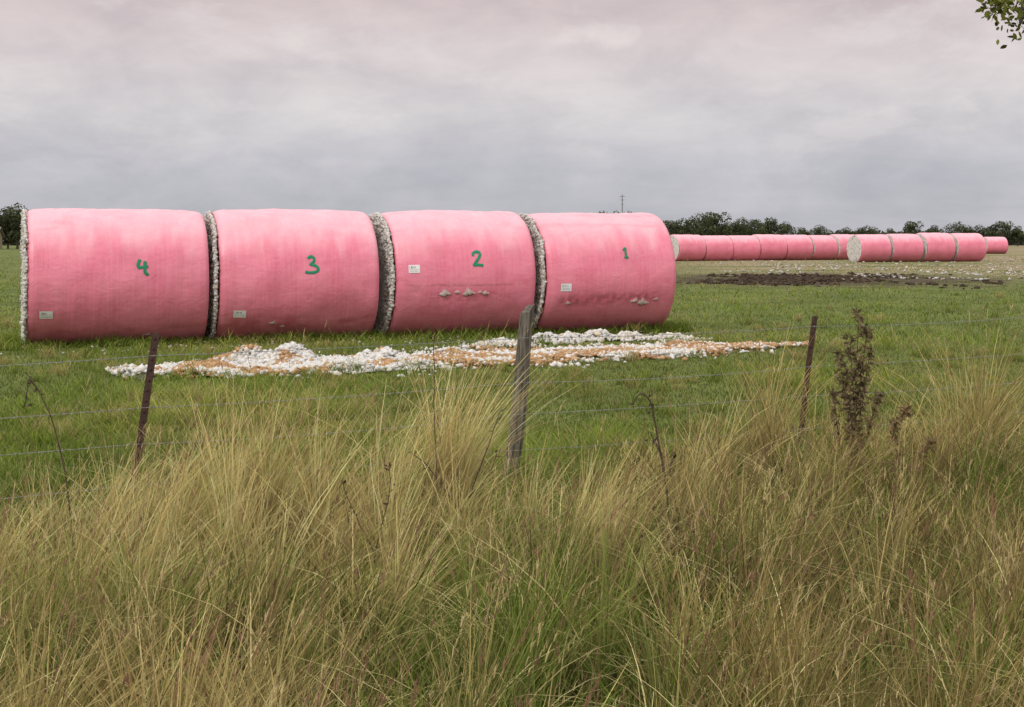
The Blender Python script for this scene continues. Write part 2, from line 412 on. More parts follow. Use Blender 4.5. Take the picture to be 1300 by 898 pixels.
rad=.007+.034*rng.random(n)**2.2+.006*(hl>.08)
z=hl*(.75+.3*rng.random(n))+.018+.03*fbm(x*6,y*6,75,3)
orange=orangef(u,v)+rng.normal(0,.02,n)>.535
col=cotton_cols(n,.02,.82,.02)
oc=(.42+.28*rng.random((n,1)))*np.array([1.10,.70,.38])
mixw=(rng.random(n)<.84-.1*(u>.8))
col[orange&mixw]=oc[orange&mixw]
keep=((np.abs(v)<.85)|(rng.random(n)<.35))&(fbm(x*2.2,y*2.2,79,3)+.25*(1-np.abs(v))-.15*sstep(.8,1,u)>.42)
V,F,C=lumps(np.stack([x,y,z],-1)[keep],rad[keep],col[keep],.75,.6,False)
mb_V=[V];mb_F=[F];mb_C=[C]
# extra heaps close behind the strip
nb=2600;hx=np.array([.55,1.0,1.45,2.0,-.2,2.7]);hy=np.array([22.6,23.1,23.2,23.4,22.0,23.4]);hh_=np.array([.15,.12,.16,.10,.08,.08]);hi_=rng.integers(0,6,nb)
ox,oy=rng.normal(0,.24,nb),rng.normal(0,.13,nb)
V2,F2,C2=lumps(np.stack([hx[hi_]+ox,hy[hi_]+oy,.02+hh_[hi_]*np.exp(-(ox/.28)**2-(oy/.16)**2)],-1),.01+.035*rng.random(nb)**2,cotton_cols(nb,.1,.80,.02),.8,.6,False)
mb_V.append(V2);mb_F.append(F2+len(V));mb_C.append(C2);off=len(V)+len(V2)
nu,nv=700,90
U,W=np.meshgrid(np.linspace(0,1,nu),np.linspace(-1,1,nv),indexing='ij')
bx,by=strip_pt(U,W*.85)
bz=(.03*(1-np.abs(W)**2)*(.4+1.2*fbm(bx*5,by*5,71,4))-.03+hillf(U,W*.85)*.95+.065*fbm(bx*8,by*8,77,3)*(1-W**4))-.09*sstep(.50,.38,fbm(bx*2.2,by*2.2,79,3)+.25*(1-np.abs(W*.85))-.15*sstep(.8,1,U))
oo=sstep(.51,.555,orangef(U,W*.85))[...,None];br=(.84+.25*fbm(bx*9,by*9,73,3))[...,None]
bc=(oo*np.array([.50,.32,.175])+(1-oo)*np.array([.87,.855,.82]))*br
bvv=np.stack([bx,by,bz],-1).reshape(-1,3)
i=np.arange(nu-1)[:,None];j=np.arange(nv-1)[None,:]
q4=np.stack([i*nv+j,(i+1)*nv+j,(i+1)*nv+j+1,i*nv+j+1],-1).reshape(-1,4);bF=np.concatenate([q4[:,[0,1,2]],q4[:,[0,2,3]]])
mb_V.append(bvv);mb_F.append(bF+off);mb_C.append(np.clip(bc.reshape(-1,3),0,.9))
add_obj('loose_cotton',make_mesh('loose_cotton',np.concatenate(mb_V),np.concatenate(mb_F),M_cotton,np.concatenate(mb_C),True),kind='stuff',
  label='long strip of spilled white and rust stained cotton on grass',category='spilled cotton')
n=170
px=rng.random(n)*11.5-.3;cx=-7.5+.94*px+rng.normal(0,.5,n);cy=20.6+.342*px+rng.normal(0,.55,n)
n2=1700;yy=1/(1/128+rng.random(n2)*(1/58-1/128));xx=yy*(.15+.27*rng.random(n2))
kk=fbm(xx*.35,yy*.12,81,3)>.48;xx,yy=xx[kk],yy[kk]
C1=np.stack([np.r_[cx,xx],np.r_[cy,yy],np.r_[np.full(n,.04),np.full(len(xx),.05)]],-1)
rad=np.r_[.010+.018*rng.random(n),.025+.075*rng.random(len(xx))**1.5]
V,F,C=lumps(C1,rad,np.clip(cotton_cols(len(rad),.2),0,.8)*.95,.5,.5,False)
add_obj('cotton_tufts',make_mesh('cotton_tufts',V,F,M_cotton,C,True),kind='stuff',label='small white cotton tufts scattered through the grass',category='cotton')
n=2200;x=13.2+rng.normal(0,5.2,n);y=59+rng.normal(0,6,n);k=mudmask(x,y)>.6;x,y=x[k],y[k]
V,F,C=lumps(np.stack([x,y,np.full(len(x),.01)],-1),.04+.11*rng.random(len(x)),(.5+.8*rng.random((len(x),1)))*np.array([[.075,.054,.038]]),.6,.35,False)
add_obj('soil_clods',make_mesh('soil_clods',V,F,M_soil,C),kind='stuff',label='dark clods of churned mud in the pasture',category='soil')

# ---------------- grass ----------------
def blades(x,y,z0,h,w,az,lean,droop,c0,c1,K=5,power=1.7):
    n=len(x);s=np.linspace(0,1,K)[None,:]
    ho=(lean*h)[:,None]*s**power
    zz=z0[:,None]+h[:,None]*(s-droop[:,None]*s**2.6)
    wd=w[:,None]*.5*(1-s**2*.92)*(.75+.25*np.minimum(1,s*5))
    px=x[:,None]+np.cos(az)[:,None]*ho;py=y[:,None]+np.sin(az)[:,None]*ho
    ps=rng.normal(0,.8,n);cx,cy=np.cos(ps)[:,None]*wd,np.sin(ps)[:,None]*wd
    V=np.stack([np.stack([px-cx,py-cy,zz],-1),np.stack([px+cx,py+cy,zz],-1)],2)
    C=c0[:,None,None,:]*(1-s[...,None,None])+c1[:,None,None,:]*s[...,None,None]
    C=np.broadcast_to(C,(n,K,2,3))
    b=(np.arange(n)*K*2)[:,None]+np.arange(K-1)[None,:]*2
    F=np.stack([b,b+1,b+3,b+2],-1)
    return V.reshape(-1,3),F.reshape(-1,4),C.reshape(-1,3)
class GB:
    def __init__(s): s.p=[];s.n=0
    def add(s,t):
        V,F,C=t;s.p.append((V,F+s.n,C));s.n+=len(V)
    def obj(s,name,**kw):
        me=make_mesh(name,np.concatenate([p[0] for p in s.p]),np.concatenate([p[1] for p in s.p]),M_grass,np.concatenate([p[2] for p in s.p]))
        return add_obj(name,me,**kw)
def inbale(x,y):
    dx=x+7.9;dy=y-22.3;t=dx*.94+dy*.342;o=-dx*.342+dy*.94
    return (t>-.1)&(t<11.3)&(o>-.45)&(o<.6)
def instrip(x,y):
    u=(x+4.95)/9.75;cy=17.2+5.1*u
    v=(y-cy)/(.89*widf(u)+.01)
    return (u>0)&(u<1)&(np.abs(v)<.85)
fenceY=lambda x:9.36+.56*x
gb=GB()
n=290000
Yg=1/(1/150+rng.random(n)*(1/5.5-1/150));Xg=(rng.random(n)*2-1)*(.46*Yg+1)
stub=sstep(.36,.52,fbm(Xg*.12+8,Yg*.1,97,3))*sstep(48,75,Yg)*sstep(-4,6,Xg-Yg*.10)
mm=sstep(-.2,.9,mudmask(Xg,Yg))
k=~inbale(Xg,Yg)&~(instrip(Xg,Yg)&(rng.random(n)<.93))&~(rng.random(n)<mm*.93)&~(rng.random(n)<stub*.6)
Xg,Yg,stub,mm=Xg[k],Yg[k],stub[k],mm[k];n=len(Xg)
patch=sstep(.3,.7,fbm(Xg*.5,Yg*.35,91,4));pat2=fbm(Xg*2.2,Yg*1.6,95,3);pat3=sstep(.42,.60,fbm(Xg*.7+3,Yg*.35,98,4))
h=(.035+.09*rng.random(n))*(.55+.9*patch)*(1+1.3*sstep(.55,.75,pat2))*(1-.5*mm)
h*=1+.8*sstep(1.5,-.5,Yg-fenceY(Xg))*1.0
w=.0035*(Yg/8)**.95+.0015
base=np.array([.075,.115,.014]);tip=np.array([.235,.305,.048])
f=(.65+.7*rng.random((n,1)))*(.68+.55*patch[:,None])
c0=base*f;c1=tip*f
c1=c1*(1-pat3[:,None]*.7)+np.array([.40,.39,.085])*f*pat3[:,None]*.7
yel=rng.random(n)<(.08+.14*pat3+.8*stub)
c1[yel]=np.array([.42,.34,.18])*f[yel];c0[yel]=np.array([.18,.145,.075])*f[yel]
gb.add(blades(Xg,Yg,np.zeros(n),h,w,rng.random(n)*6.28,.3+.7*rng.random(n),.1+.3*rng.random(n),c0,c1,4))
# coarser tufts in the pasture
nc_=1000;cy_=1/(1/45+rng.random(nc_)*(1/9.-1/45));cx_=(rng.random(nc_)*2-1)*(.42*cy_+.6)
kk=(cy_>fenceY(cx_)-.6)&~inbale(cx_,cy_)&~instrip(cx_,cy_)&(fbm(cx_*.5,cy_*.35,141,3)>.43);cx_,cy_=cx_[kk],cy_[kk]
I=np.repeat(np.arange(len(cx_)),34);n=len(I);hh=(.08+.20*rng.random(len(cx_))**1.5)
f=.65+.6*rng.random((n,1));tc_=(rng.random(len(cx_))[I]<.35)[:,None]
c1=np.where(tc_,np.array([[.52,.44,.17]]),np.array([[.25,.32,.06]]))*f
gb.add(blades(cx_[I]+rng.normal(0,.06,n),cy_[I]+rng.normal(0,.06,n),np.zeros(n),hh[I]*(.6+.5*rng.random(n)),.0028+.00028*cy_[I],rng.random(n)*6.28,.3+.5*rng.random(n),.1+.25*rng.random(n),c1*.45,c1,5))
# long grass along the foot of the bales
n=16000;t=rng.random(n)*12.2-.5;o=.10+.80*rng.random(n)
y=22.3+.342*t-.94*o;x=-7.9+.94*t+.342*o;h=(.05+.21*rng.random(n)**2)*(.4+1.2*fbm(t*2.6,t*0,101,3));f=.6+.7*rng.random((n,1))
gb.add(blades(x,y,np.zeros(n),h,.008+.006*rng.random(n),rng.random(n)*6.28,.3+.5*rng.random(n),.1+.2*rng.random(n),base*f,tip*f*.9,4))
n=5000;t=-.25+rng.normal(0,.25,n);o=rng.random(n)*2.4-1.2;x=-7.9+.94*t-.342*o;y=22.3+.342*t+.94*o
h=.06+.14*rng.random(n);f=.6+.7*rng.random((n,1));k=t<-.08
gb.add(blades(x[k],y[k],np.zeros(k.sum()),h[k],np.full(k.sum(),.01),rng.random(k.sum())*6.28,.3+.5*rng.random(k.sum()),.1+.2*rng.random(k.sum()),(base*f)[k],(tip*f)[k],4))
gb.obj('pasture_grass',kind='stuff',label='short green pasture grass',category='grass')

# tall dry roadside grass
gb=GB()
nc=880
cx=[];cy=[];ch=[];cc=[];cn=[]
while len(cx)<nc:
    yy=2.9+rng.random()*9.0;xx=(rng.random()*2-1)*(.46*yy+.7)
    d=fenceY(xx)-yy
    if d<-.1 or yy>9.4+.3*xx: continue
    if d<1.6 and rng.random()<.6: continue
    if abs(xx+.02)<.25 and 7.6<yy: continue
    hh=.18+.48*fbm(xx*1.3,yy*1.3,111,3)+.32*rng.random()**1.3
    if d<2.4: hh*=.5+.5*max(d,0)/2.4*rng.random()**.3
    cx.append(xx);cy.append(yy);ch.append(hh);cc.append(fbm(xx*1.1+4,yy*.9,113,3)*.7+.15+rng.normal(0,.10));cn.append(50)
for (X_,Y_,H_,nn) in [(-1.45,7.1,.95,150),(-1.25,7.0,1.04,180),(-1.62,6.9,.90,130),(-1.05,7.2,.92,130),(-.95,6.6,.80,100),(-.55,7.6,1.04,180),(-.38,7.7,1.02,170),(-.20,7.8,.92,130),(-.75,7.4,.92,130),
   (.10,7.2,.66,80),(-2.0,6.2,.74,110),(-2.2,5.8,.68,100),(-1.85,6.8,.74,100),(-2.05,7.3,.62,90),(-2.2,7.5,.60,90),(-1.9,7.6,.58,80),(-2.35,7.2,.62,80),(.3,7.2,.6,80),(1.7,9.3,1.06,150),(1.6,9.1,.85,110),(1.2,8.2,.80,110),(.9,7.6,.74,90),(2.2,9.2,.8,100),(2.45,9.0,.78,100),(2.9,9.0,.86,100),(3.1,9.2,1.12,170),(3.25,9.3,1.02,140),(3.0,9.0,1.0,120),
   (3.35,8.7,.84,100),(2.7,8.6,.82,110),(2.1,8.4,.75,90),(1.8,8.2,.7,90),(-1.75,6.4,.78,100),(-.6,6.4,.84,100),(-1.3,6.2,.84,110),(-1.0,5.6,.80,100),(-.3,6.6,.82,100),(-1.5,5.5,.76,100),(-.5,5.5,.72,90)]:
    for q in range(2):
        cx.append(X_+rng.normal(0,.05));cy.append(Y_+rng.normal(0,.1));ch.append(H_*(.98+.14*rng.random()));cc.append(.68 if X_<.5 else .60);cn.append(nn//2)
cx,cy,ch,cc,cn=map(np.array,(cx,cy,ch,cc,cn))
caz=rng.normal(0.1,1.1,len(cx));cl=.05+.50*rng.random(len(cx))**1.3
cbr=.55+.80*rng.random(len(cx));cbr[nc:]=1.1+.25*rng.random(len(cx)-nc)
I=np.repeat(np.arange(len(cx)),cn);n=len(I)
spread=.015+.030*rng.random(n)
bx=cx[I]+rng.normal(0,1,n)*spread;by=cy[I]+rng.normal(0,1,n)*spread
h=ch[I]*(.50+.62*rng.random(n)**.8)
lx=cl[I]*np.cos(caz[I])+rng.normal(0,.23,n);ly=cl[I]*np.sin(caz[I])+rng.normal(0,.23,n)
az=np.arctan2(ly,lx);lean=np.hypot(lx,ly)
droop=np.clip(.03+.14*rng.random(n)+.4*(rng.random(n)<.28)*rng.random(n),0,.5)
dry=np.clip((cc[I]-.37)/.18+rng.normal(0,.18,n),0,1)[:,None]
sidegreen=sstep(.1,1.2,bx/np.maximum(by,1)*6-.2)[:,None]
dry=dry*(1-.15*sidegreen)
straw=np.array([.86,.70,.30]);brown=np.array([.33,.225,.09]);green=np.array([.19,.255,.045])
fb=rng.random((n,1))
low_=sstep(6.2,4.2,by)[:,None]
mixb=np.clip(fb**2*.75+.28*low_+.34*sidegreen,0,1)
dcol=straw*(1-mixb)+brown*mixb
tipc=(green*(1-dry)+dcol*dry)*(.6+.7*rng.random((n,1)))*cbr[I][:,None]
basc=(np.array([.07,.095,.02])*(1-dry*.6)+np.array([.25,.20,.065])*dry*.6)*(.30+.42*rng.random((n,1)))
wide=rng.random(n)<.42
w=np.where(wide,.0042+.0050*rng.random(n),.0020+.0018*rng.random(n))
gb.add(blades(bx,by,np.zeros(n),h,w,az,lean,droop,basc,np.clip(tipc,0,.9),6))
# bent straws lying across the mass
n=4200
ii=rng.integers(0,len(cx),n);bx=cx[ii]+rng.normal(0,.1,n);by=cy[ii]+rng.normal(0,.1,n)
f=.7+.5*rng.random((n,1))
gb.add(blades(bx,by,np.zeros(n),ch[ii]*(.8+.4*rng.random(n)),.0035+.003*rng.random(n),rng.random(n)*6.28,.5+.6*rng.random(n),.25+.4*rng.random(n),np.array([[.35,.28,.12]])*f,np.clip(np.array([[.86,.72,.35]])*f,0,.9),8,2.0))
# green undergrowth and thatch
n=56000
yy=2.7+rng.random(n)*8.8;xx=(rng.random(n)*2-1)*(.46*yy+.7);k=(fenceY(xx)-yy>-.3);xx,yy=xx[k],yy[k];n=len(xx)
gp=sstep(.38,.62,fbm(xx*1.4,yy*1.2,151,3))
f=.6+.7*rng.random((n,1));dd=(rng.random(n)<.25)[:,None]
c1=np.where(dd,np.array([[.33,.24,.10]]),np.array([[.19,.285,.045]]))*f
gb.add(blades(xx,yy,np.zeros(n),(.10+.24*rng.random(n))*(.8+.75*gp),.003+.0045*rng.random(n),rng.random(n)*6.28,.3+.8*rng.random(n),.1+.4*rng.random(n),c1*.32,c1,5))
# seed stems
n=2600
ii=rng.integers(0,len(cx),n);bx=cx[ii]+rng.normal(0,.06,n);by=cy[ii]+rng.normal(0,.06,n);h=ch[ii]*(1.0+.22*rng.random(n))
az=rng.normal(0.1,1.2,n);lean=.1+.35*rng.random(n);dr=.03+.15*rng.random(n)
sc=np.array([.55,.42,.19])*(.7+.5*rng.random((n,1)))
gb.add(blades(bx,by,np.zeros(n),h,np.full(n,.0020),az,lean,dr,sc*.6,sc,6))
red=(rng.random(n)<.5)[:,None];hc=np.where(red,np.array([[.26,.13,.095]]),np.array([[.56,.45,.23]]))*(.7+.5*rng.random((n,1)))
for q in range(9):
    s=.76+.24*rng.random(n)
    tx=bx+np.cos(az)*lean*h*s**1.7;ty=by+np.sin(az)*lean*h*s**1.7;tz=h*(s-dr*s**2.6)
    gb.add(blades(tx,ty,tz,.02+.03*rng.random(n),.0022+.0015*rng.random(n),az+rng.normal(0,.7,n),.2+.5*rng.random(n),.05+.3*rng.random(n),hc,hc*1.1,3))
# dark olive-brown forb stems
n=1100
xx=.6+rng.random(n)*2.6;yy=5.0+rng.random(n)*4.2;f=.6+.8*rng.random((n,1))
gb.add(blades(xx,yy,np.zeros(n),.45+.35*rng.random(n),.004+.003*rng.random(n),rng.normal(0,1.5,n),.1+.8*rng.random(n),.05+.3*rng.random(n),np.array([[.09,.055,.03]])*f,np.array([[.16,.10,.05]])*f,7))
gb.obj('roadside_grass',kind='stuff',label='tall dry straw coloured grass along the fence',category='tall grass')

# ---------------- fence ----------------
fence=add_obj('barbed_wire_fence',None,loc=(.11,9.4,0),label='barbed wire fence on rusty steel and grey wooden posts',category='fence')
def child(name,me,label=None):
    o=add_obj(name,me,fence,label=label);o.location=(-.11,-9.4,0);return o
def steel_post(bx,by,H,lx,ly,seed):
    pr=[(-.021,-.004),(.021,-.004),(.021,.002),(.0035,.002),(.0035,.03),(-.0035,.03),(-.0035,.002),(-.021,.002)]
    mb=MB();nz=8;V=[]
    for k in range(nz):
        z=-.1+(H+.1)*k/(nz-1);s=z/H
        bend=.008*math.sin(s*3+seed)
        for (a,b) in pr: V.append((bx+lx*s+a+bend,by+ly*s+b,z))
    m=len(pr);F=[]
    for k in range(nz-1):
        for j in range(m): F.append((k*m+j,k*m+(j+1)%m,(k+1)*m+(j+1)%m,(k+1)*m+j))
    t=(nz-1)*m
    F+= [(t,t+1,t+2,t+7),(t+3,t+4,t+5,t+6)]
    mb.add(V,F)
    for k in range(int(H/.06)):
        z=.1+k*.06
        if z>H-.02: break
        s=z/H;x0=bx+lx*s+.008*math.sin(s*3+seed);y0=by+ly*s-.003
        a=.006;V=[(x0-a,y0,z),(x0+a,y0,z),(x0+a,y0,z+.018),(x0-a,y0,z+.018),(x0-a*.7,y0-.009,z+.004),(x0+a*.7,y0-.009,z+.004),(x0+a*.7,y0-.009,z+.014),(x0-a*.7,y0-.009,z+.014)]
        mb.add(V,[(4,5,6,7),(0,1,5,4),(1,2,6,5),(2,3,7,6),(3,0,4,7)])
    return mb.mesh('steel_post',M_rust)
def wooden_post(bx,by,H,lx,ly,wd=.046):
    nz=60;m=28;V=[]
    for k in range(nz):
        z=-.1+(H+.1)*k/(nz-1);s=z/H
        for j in range(m):
            a=2*math.pi*j/m
            g=float(vnoise(j*.9,z*1.3,121))-.5;g2=float(vnoise(j*2.1,z*9,123))-.5
            crack=-.22*math.exp(-((j-20-1.2*math.sin(z*5))/1.1)**2)-.16*math.exp(-((j-23.5+math.sin(z*4))/.8)**2)
            r=wd*(1.10-.22*s)*(1+.08*abs(math.cos(2*a)))*(1+.28*g+.10*g2+crack)
            zt=z
            if k==nz-1: zt=z+.035*math.cos(a-.5)+.03*(float(vnoise(j*.8,3.,127))-.5)
            V.append((bx+lx*s+r*math.cos(a)+.012*math.sin(z*4),by+ly*s+r*math.sin(a),zt))
    F=[(k*m+j,k*m+(j+1)%m,(k+1)*m+(j+1)%m,(k+1)*m+j) for k in range(nz-1) for j in range(m)]
    t=(nz-1)*m
    for j in range(0,m//2-1): F.append((t+j,t+j+1,t+m-2-j,t+m-1-j))
    return make_mesh('wooden_post',np.array(V),np.array(F),M_wood,None,False)
posts=[(-4.75,6.7,1.15,.1,0),(-2.25,8.0,1.16,.19,0),(-.03,9.4,1.23,.15,0),(2.18,10.5,1.12,.13,0.),(4.6,11.9,1.15,.05,0)]
for i,(x,y,H,lx,ly) in enumerate(posts):
    if i==2: child('wooden_post',wooden_post(x,y,H,lx,ly),'weathered grey wooden post')
    else: child('steel_post',steel_post(x,y,H,lx,ly,i),'rusty steel post')
for wi,zf in enumerate((1.04,.72,.50,.27)):
    mb=MB();pts=[]
    for pi_,(x,y,H,lx,ly) in enumerate(posts):
        s=zf/H;pts.append((x+lx*s-.0,y+ly*s-.03-(.035 if pi_==2 else 0),zf+(.02*math.sin(x*3+wi))))
    path=[]
    for a_,b_ in zip(pts[:-1],pts[1:]):
        for q in np.linspace(0,1,24,endpoint=False):
            path.append([a_[0]+(b_[0]-a_[0])*q,a_[1]+(b_[1]-a_[1])*q,a_[2]+(b_[2]-a_[2])*q-.016*(1+.6*math.sin(wi*2+a_[0]))*4*q*(1-q)])
    path.append(pts[-1]);path=np.array(path)
    L=np.r_[0,np.cumsum(np.linalg.norm(np.diff(path,axis=0),axis=1))];tt=np.arange(0,L[-1],.02)
    P=np.stack([np.interp(tt,L,path[:,c]) for c in range(3)],-1)
    for ph in (0,math.pi):
        Q=P.copy();Q[:,1]+=.0014*np.cos(tt*60+ph);Q[:,2]+=.0014*np.sin(tt*60+ph)
        mb.add(*tube(Q,.00118,4))
    for d in np.arange(.06,L[-1],.125):
        c=np.array([np.interp(d,L,path[:,k]) for k in range(3)])
        for s_ in (-1,1):
            r=rng.normal(0,1,3);r/=np.linalg.norm(r);r[0]*=.4
            mb.add(*tube(np.array([c-r*.013,c,c+r*.013]),[.0007,.0014,.0007],4))
    child('barbed_wire',mb.mesh('barbed_wire',M_wire))

# ---------------- weeds ----------------
def leaves_on(P,n,ln,wd,col,dropz=.3):
    V=[];F=[];C=[];k=0
    for _ in range(n):
        p=P[rng.integers(0,len(P))]+rng.normal(0,.008,3)
        d=rng.normal(0,1,3);d[2]-=dropz;d/=np.linalg.norm(d);s=np.cross(d,rng.normal(0,1,3));s/=np.linalg.norm(s)+1e-6
        l=ln*(.6+.8*rng.random());w=wd*(.6+.8*rng.random());b=np.cross(d,s)
        V+= [p,p+d*l*.45+s*w*.5+b*l*.06,p+d*l-b*l*.12,p+d*l*.45-s*w*.5+b*l*.06]
        F.append((k,k+1,k+2,k+3));k+=4
        c=np.array(col)*(.5+.9*rng.random());C+=[c]*4
    return V,F,C
def weed(lines,lab,leafn=0,ln=.05,wd=.018,lcol=(.10,.07,.04),rad=.004,start=.3):
    mb=MB();allp=[]
    for st in lines:
        P=smoothline(st,3);r=np.linspace(rad,rad*.35,len(P))
        P=P+np.cumsum(rng.normal(0,.0012,P.shape),0)
        mb.add(*tube(P,r,5));allp.append(P[int(len(P)*start):])
    me=mb.mesh('dead_weed',M_stem);
    o=add_obj('dead_weed',me,label=lab,category='weed')
    if leafn:
        V,F,C=leaves_on(np.concatenate(allp),leafn,ln,wd,lcol)
        add_obj('foliage',make_mesh('foliage',np.array(V),np.array(F),M_leaf,np.clip(np.array(C),0,1)),o)
    return o
def br(x0,y0,z0,x1,z1,k=3,sw=.06):
    return [(x0,y0,z0),(x0*.6+x1*.4+sw*.3,y0+.02,z0+(z1-z0)*.4),(x0*.25+x1*.75,y0-.02,z0+(z1-z0)*.75),(x1,y0,z1)]
weed([br(2.02,8.3,0,2.09,1.26),br(2.04,8.3,.35,2.17,1.04),br(2.04,8.3,.4,1.97,1.02),br(2.05,8.3,.6,2.14,1.16),br(2.0,8.25,0,1.93,.82),br(2.06,8.3,.3,2.22,.78),br(2.05,8.3,.5,2.02,1.12),br(2.06,8.25,.3,1.99,.9),br(2.08,8.35,.3,2.12,.95)],
  'tall brown dried weed with withered leaves beside fence',1250,.042,.018,(.20,.155,.085),.0042,.15)
weed([[(2.25,8.1,0),(2.28,8.1,.4),(2.22,8.1,.6),(2.32,8.1,.72)],[(2.28,8.1,.3),(2.4,8.1,.45),(2.46,8.1,.52)],[(1.8,8.0,0),(1.9,8.0,.35),(2.1,8.0,.42),(2.35,8.,.38)]],
  'bushy brown dried weed in the tall grass',420,.045,.016,(.25,.18,.095),.004)
weed([[(.80,7.0,0),(.79,7.0,.45),(.73,7.0,.75),(.71,7.0,.90),(.66,7.0,.93),(.62,7.0,.86)],[(.76,7.,.6),(.71,7.,.72)],[(.79,7.,.5),(.83,7.,.62)]],
  'dark dead weed stem curling over at its tip',26,.03,.010,(.07,.04,.03),.007,.5)
weed([[(-2.06,6.5,0),(-2.08,6.5,.5),(-2.16,6.5,.85),(-2.24,6.5,1.02),(-2.29,6.5,1.07)],[(-2.24,6.5,1.0),(-2.28,6.48,1.05),(-2.27,6.46,.96),(-2.28,6.46,.92)]],
  'thin dead weed with drooping dark seed heads',20,.028,.010,(.08,.055,.04),.005,.6)
weed([[(-.40,7.4,0),(-.41,7.4,.5),(-.43,7.4,.9),(-.42,7.4,1.18)]],'single straight dark dry stalk',14,.02,.008,(.09,.06,.04),.0045,.6)
weed([[(-.3,7.0,0),(-.22,7.,.4),(-.1,7.,.7),(-.05,7.,.86)],[(-.25,7.,.3),(-.42,7.,.55),(-.5,7.,.62)],[(-.22,7.,.4),(-.12,7.,.5),(-.08,7,.62)]],'branching dark dry weed stem in straw grass',20,.03,.01,(.09,.06,.04),.005,.5)
weed([[(-.65,6.2,0),(-.62,6.2,.3),(-.55,6.2,.55),(-.56,6.2,.7)],[(-.62,6.2,.3),(-.7,6.2,.45),(-.76,6.2,.62)]],'short forked dark dry weed stem',16,.03,.01,(.09,.05,.04),.004,.5)
weed([[(1.15,6.2,0),(1.18,6.2,.3),(1.12,6.2,.5),(1.2,6.2,.66)],[(1.18,6.2,.25),(1.3,6.2,.42),(1.35,6.2,.5)]],'short forked dark dry weed stem',26,.03,.01,(.10,.06,.04),.004,.4)

# ---------------- trees ----------------
def tree_meshes(seed,H=8,W=9.5,n=2800,trunk_r=.3,low=.05):
    r=np.random.default_rng(seed);mb=MB()
    P=smoothline([(0,0,-.1),(.1,0,H*.15),(-.1,.1,H*.3),(.1,0,H*.6)])
    mb.add(*tube(P,np.linspace(trunk_r,trunk_r*.3,len(P)),8))
    nl=14;lob=[]
    for i in range(nl):
        a=r.random()*6.28;q=r.random()**.5;zz=H*(low+.2)+ (H*(.74-low))*r.random()*(1-.5*q*q)
        c=np.array([math.cos(a)*q*W*.40,math.sin(a)*q*W*.40,min(zz,H*.86)]);lob.append((c,W*(.09+.10*r.random()),r.random()))
        P=smoothline([(0,0,H*.22),(c[0]*.4,c[1]*.4,H*.22+(c[2]-H*.22)*.5),tuple(c)]);mb.add(*tube(P,np.linspace(trunk_r*.4,trunk_r*.08,len(P)),5))
    lob.append((np.array([0,0,H*.82]),W*.15,.6))
    tr=mb.mesh('trunk',M_bark)
    V=[];C=[];per=n//len(lob)
    for c,rd,sh in lob:
        d=r.normal(0,1,(per,3));d/=np.linalg.norm(d,axis=1)[:,None];rr=rd*(.55+.55*r.random((per,1))**.6)
        p=c+d*rr*np.array([1.15,1.15,.85])
        a=r.normal(0,1,(per,3));a/=np.linalg.norm(a,axis=1)[:,None];b=np.cross(a,r.normal(0,1,(per,3)));b/=np.linalg.norm(b,axis=1)[:,None]
        s=(.12+.20*r.random((per,1)))*H/8
        q=np.stack([p-a*s,p+b*s*.6,p+a*s,p-b*s*.6],1);V.append(q.reshape(-1,3))
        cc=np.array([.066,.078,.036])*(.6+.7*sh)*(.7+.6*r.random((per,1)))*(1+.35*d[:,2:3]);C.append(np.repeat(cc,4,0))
    V=np.concatenate(V);C=np.concatenate(C);F=np.arange(len(V)).reshape(-1,4)
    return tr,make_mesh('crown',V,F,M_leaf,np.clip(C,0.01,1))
TM=[tree_meshes(s,8,w) for s,w in ((1,8),(2,10),(3,12),(4,9))]
tlist=[(22,260,262,1,.9),(10,266,268,0,.9),(34,268,285,3,.9),(0,273,262,3,1.1),(228,276,380,2,1),(250,274,385,1,1),(268,283,380,0,1),
 (766,267,330,0,.8),(781,269,332,1,.7),(797,271,335,2,.8),(812,282,340,1,1),(846,281,300,3,1),(866,278,305,1,1.),(888,273,300,2,.8),(906,271,306,3,1.1),(926,281,310,0,1),
 (942,277,300,1,.9),(960,280,312,3,.8),(979,275,305,0,1.1),(998,283,320,2,.8),(1018,288,340,0,1),(1040,287,360,2,1.),(1075,289,380,1,1),(1100,287,380,1,1),(1130,289,380,0,1),(1158,282,380,3,1),(1186,285,390,0,1),(1216,283,385,2,1),(1244,286,390,1,1),(1272,282,380,3,1.1),(1292,286,380,0,1.1)]
for i,(px,py,Yt,v,ws) in enumerate(tlist):
    H=1.7+(305-py)/1750*Yt;s=H/7.7
    e=bpy.data.objects.new('oak_tree',None);coll.objects.link(e);e.location=((px-650)/1750*Yt,Yt,0);e.scale=(s*ws,s*ws,s);e.rotation_euler=(0,0,i*1.7)
    e["label"]='dark green rounded oak tree at the edge of the pasture' if i>3 else 'dark green oak tree beside a small farm shed';e["category"]='tree';e["group"]='trees along the far edge of the pasture'
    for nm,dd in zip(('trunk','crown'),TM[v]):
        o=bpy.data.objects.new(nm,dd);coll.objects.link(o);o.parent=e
n=42000
x=(rng.random(n)*2-1)*250;y=430+40*rng.random(n)
top=(1.2+6.5*fbm(x*.06,x*0,131,4)+2.0*(vnoise(x*.30,x*0,133)-.5))*(.85+.3*(vnoise(x*.12,y*.1,135)))
z=top*rng.random(n)**.8
a=rng.normal(0,1,(n,3));a/=np.linalg.norm(a,axis=1)[:,None];b=np.cross(a,rng.normal(0,1,(n,3)));b/=np.linalg.norm(b,axis=1)[:,None]
s=.4+.45*rng.random((n,1));p=np.stack([x,y,z],-1)
V=np.stack([p-a*s,p+b*s*.7,p+a*s,p-b*s*.7],1).reshape(-1,3)
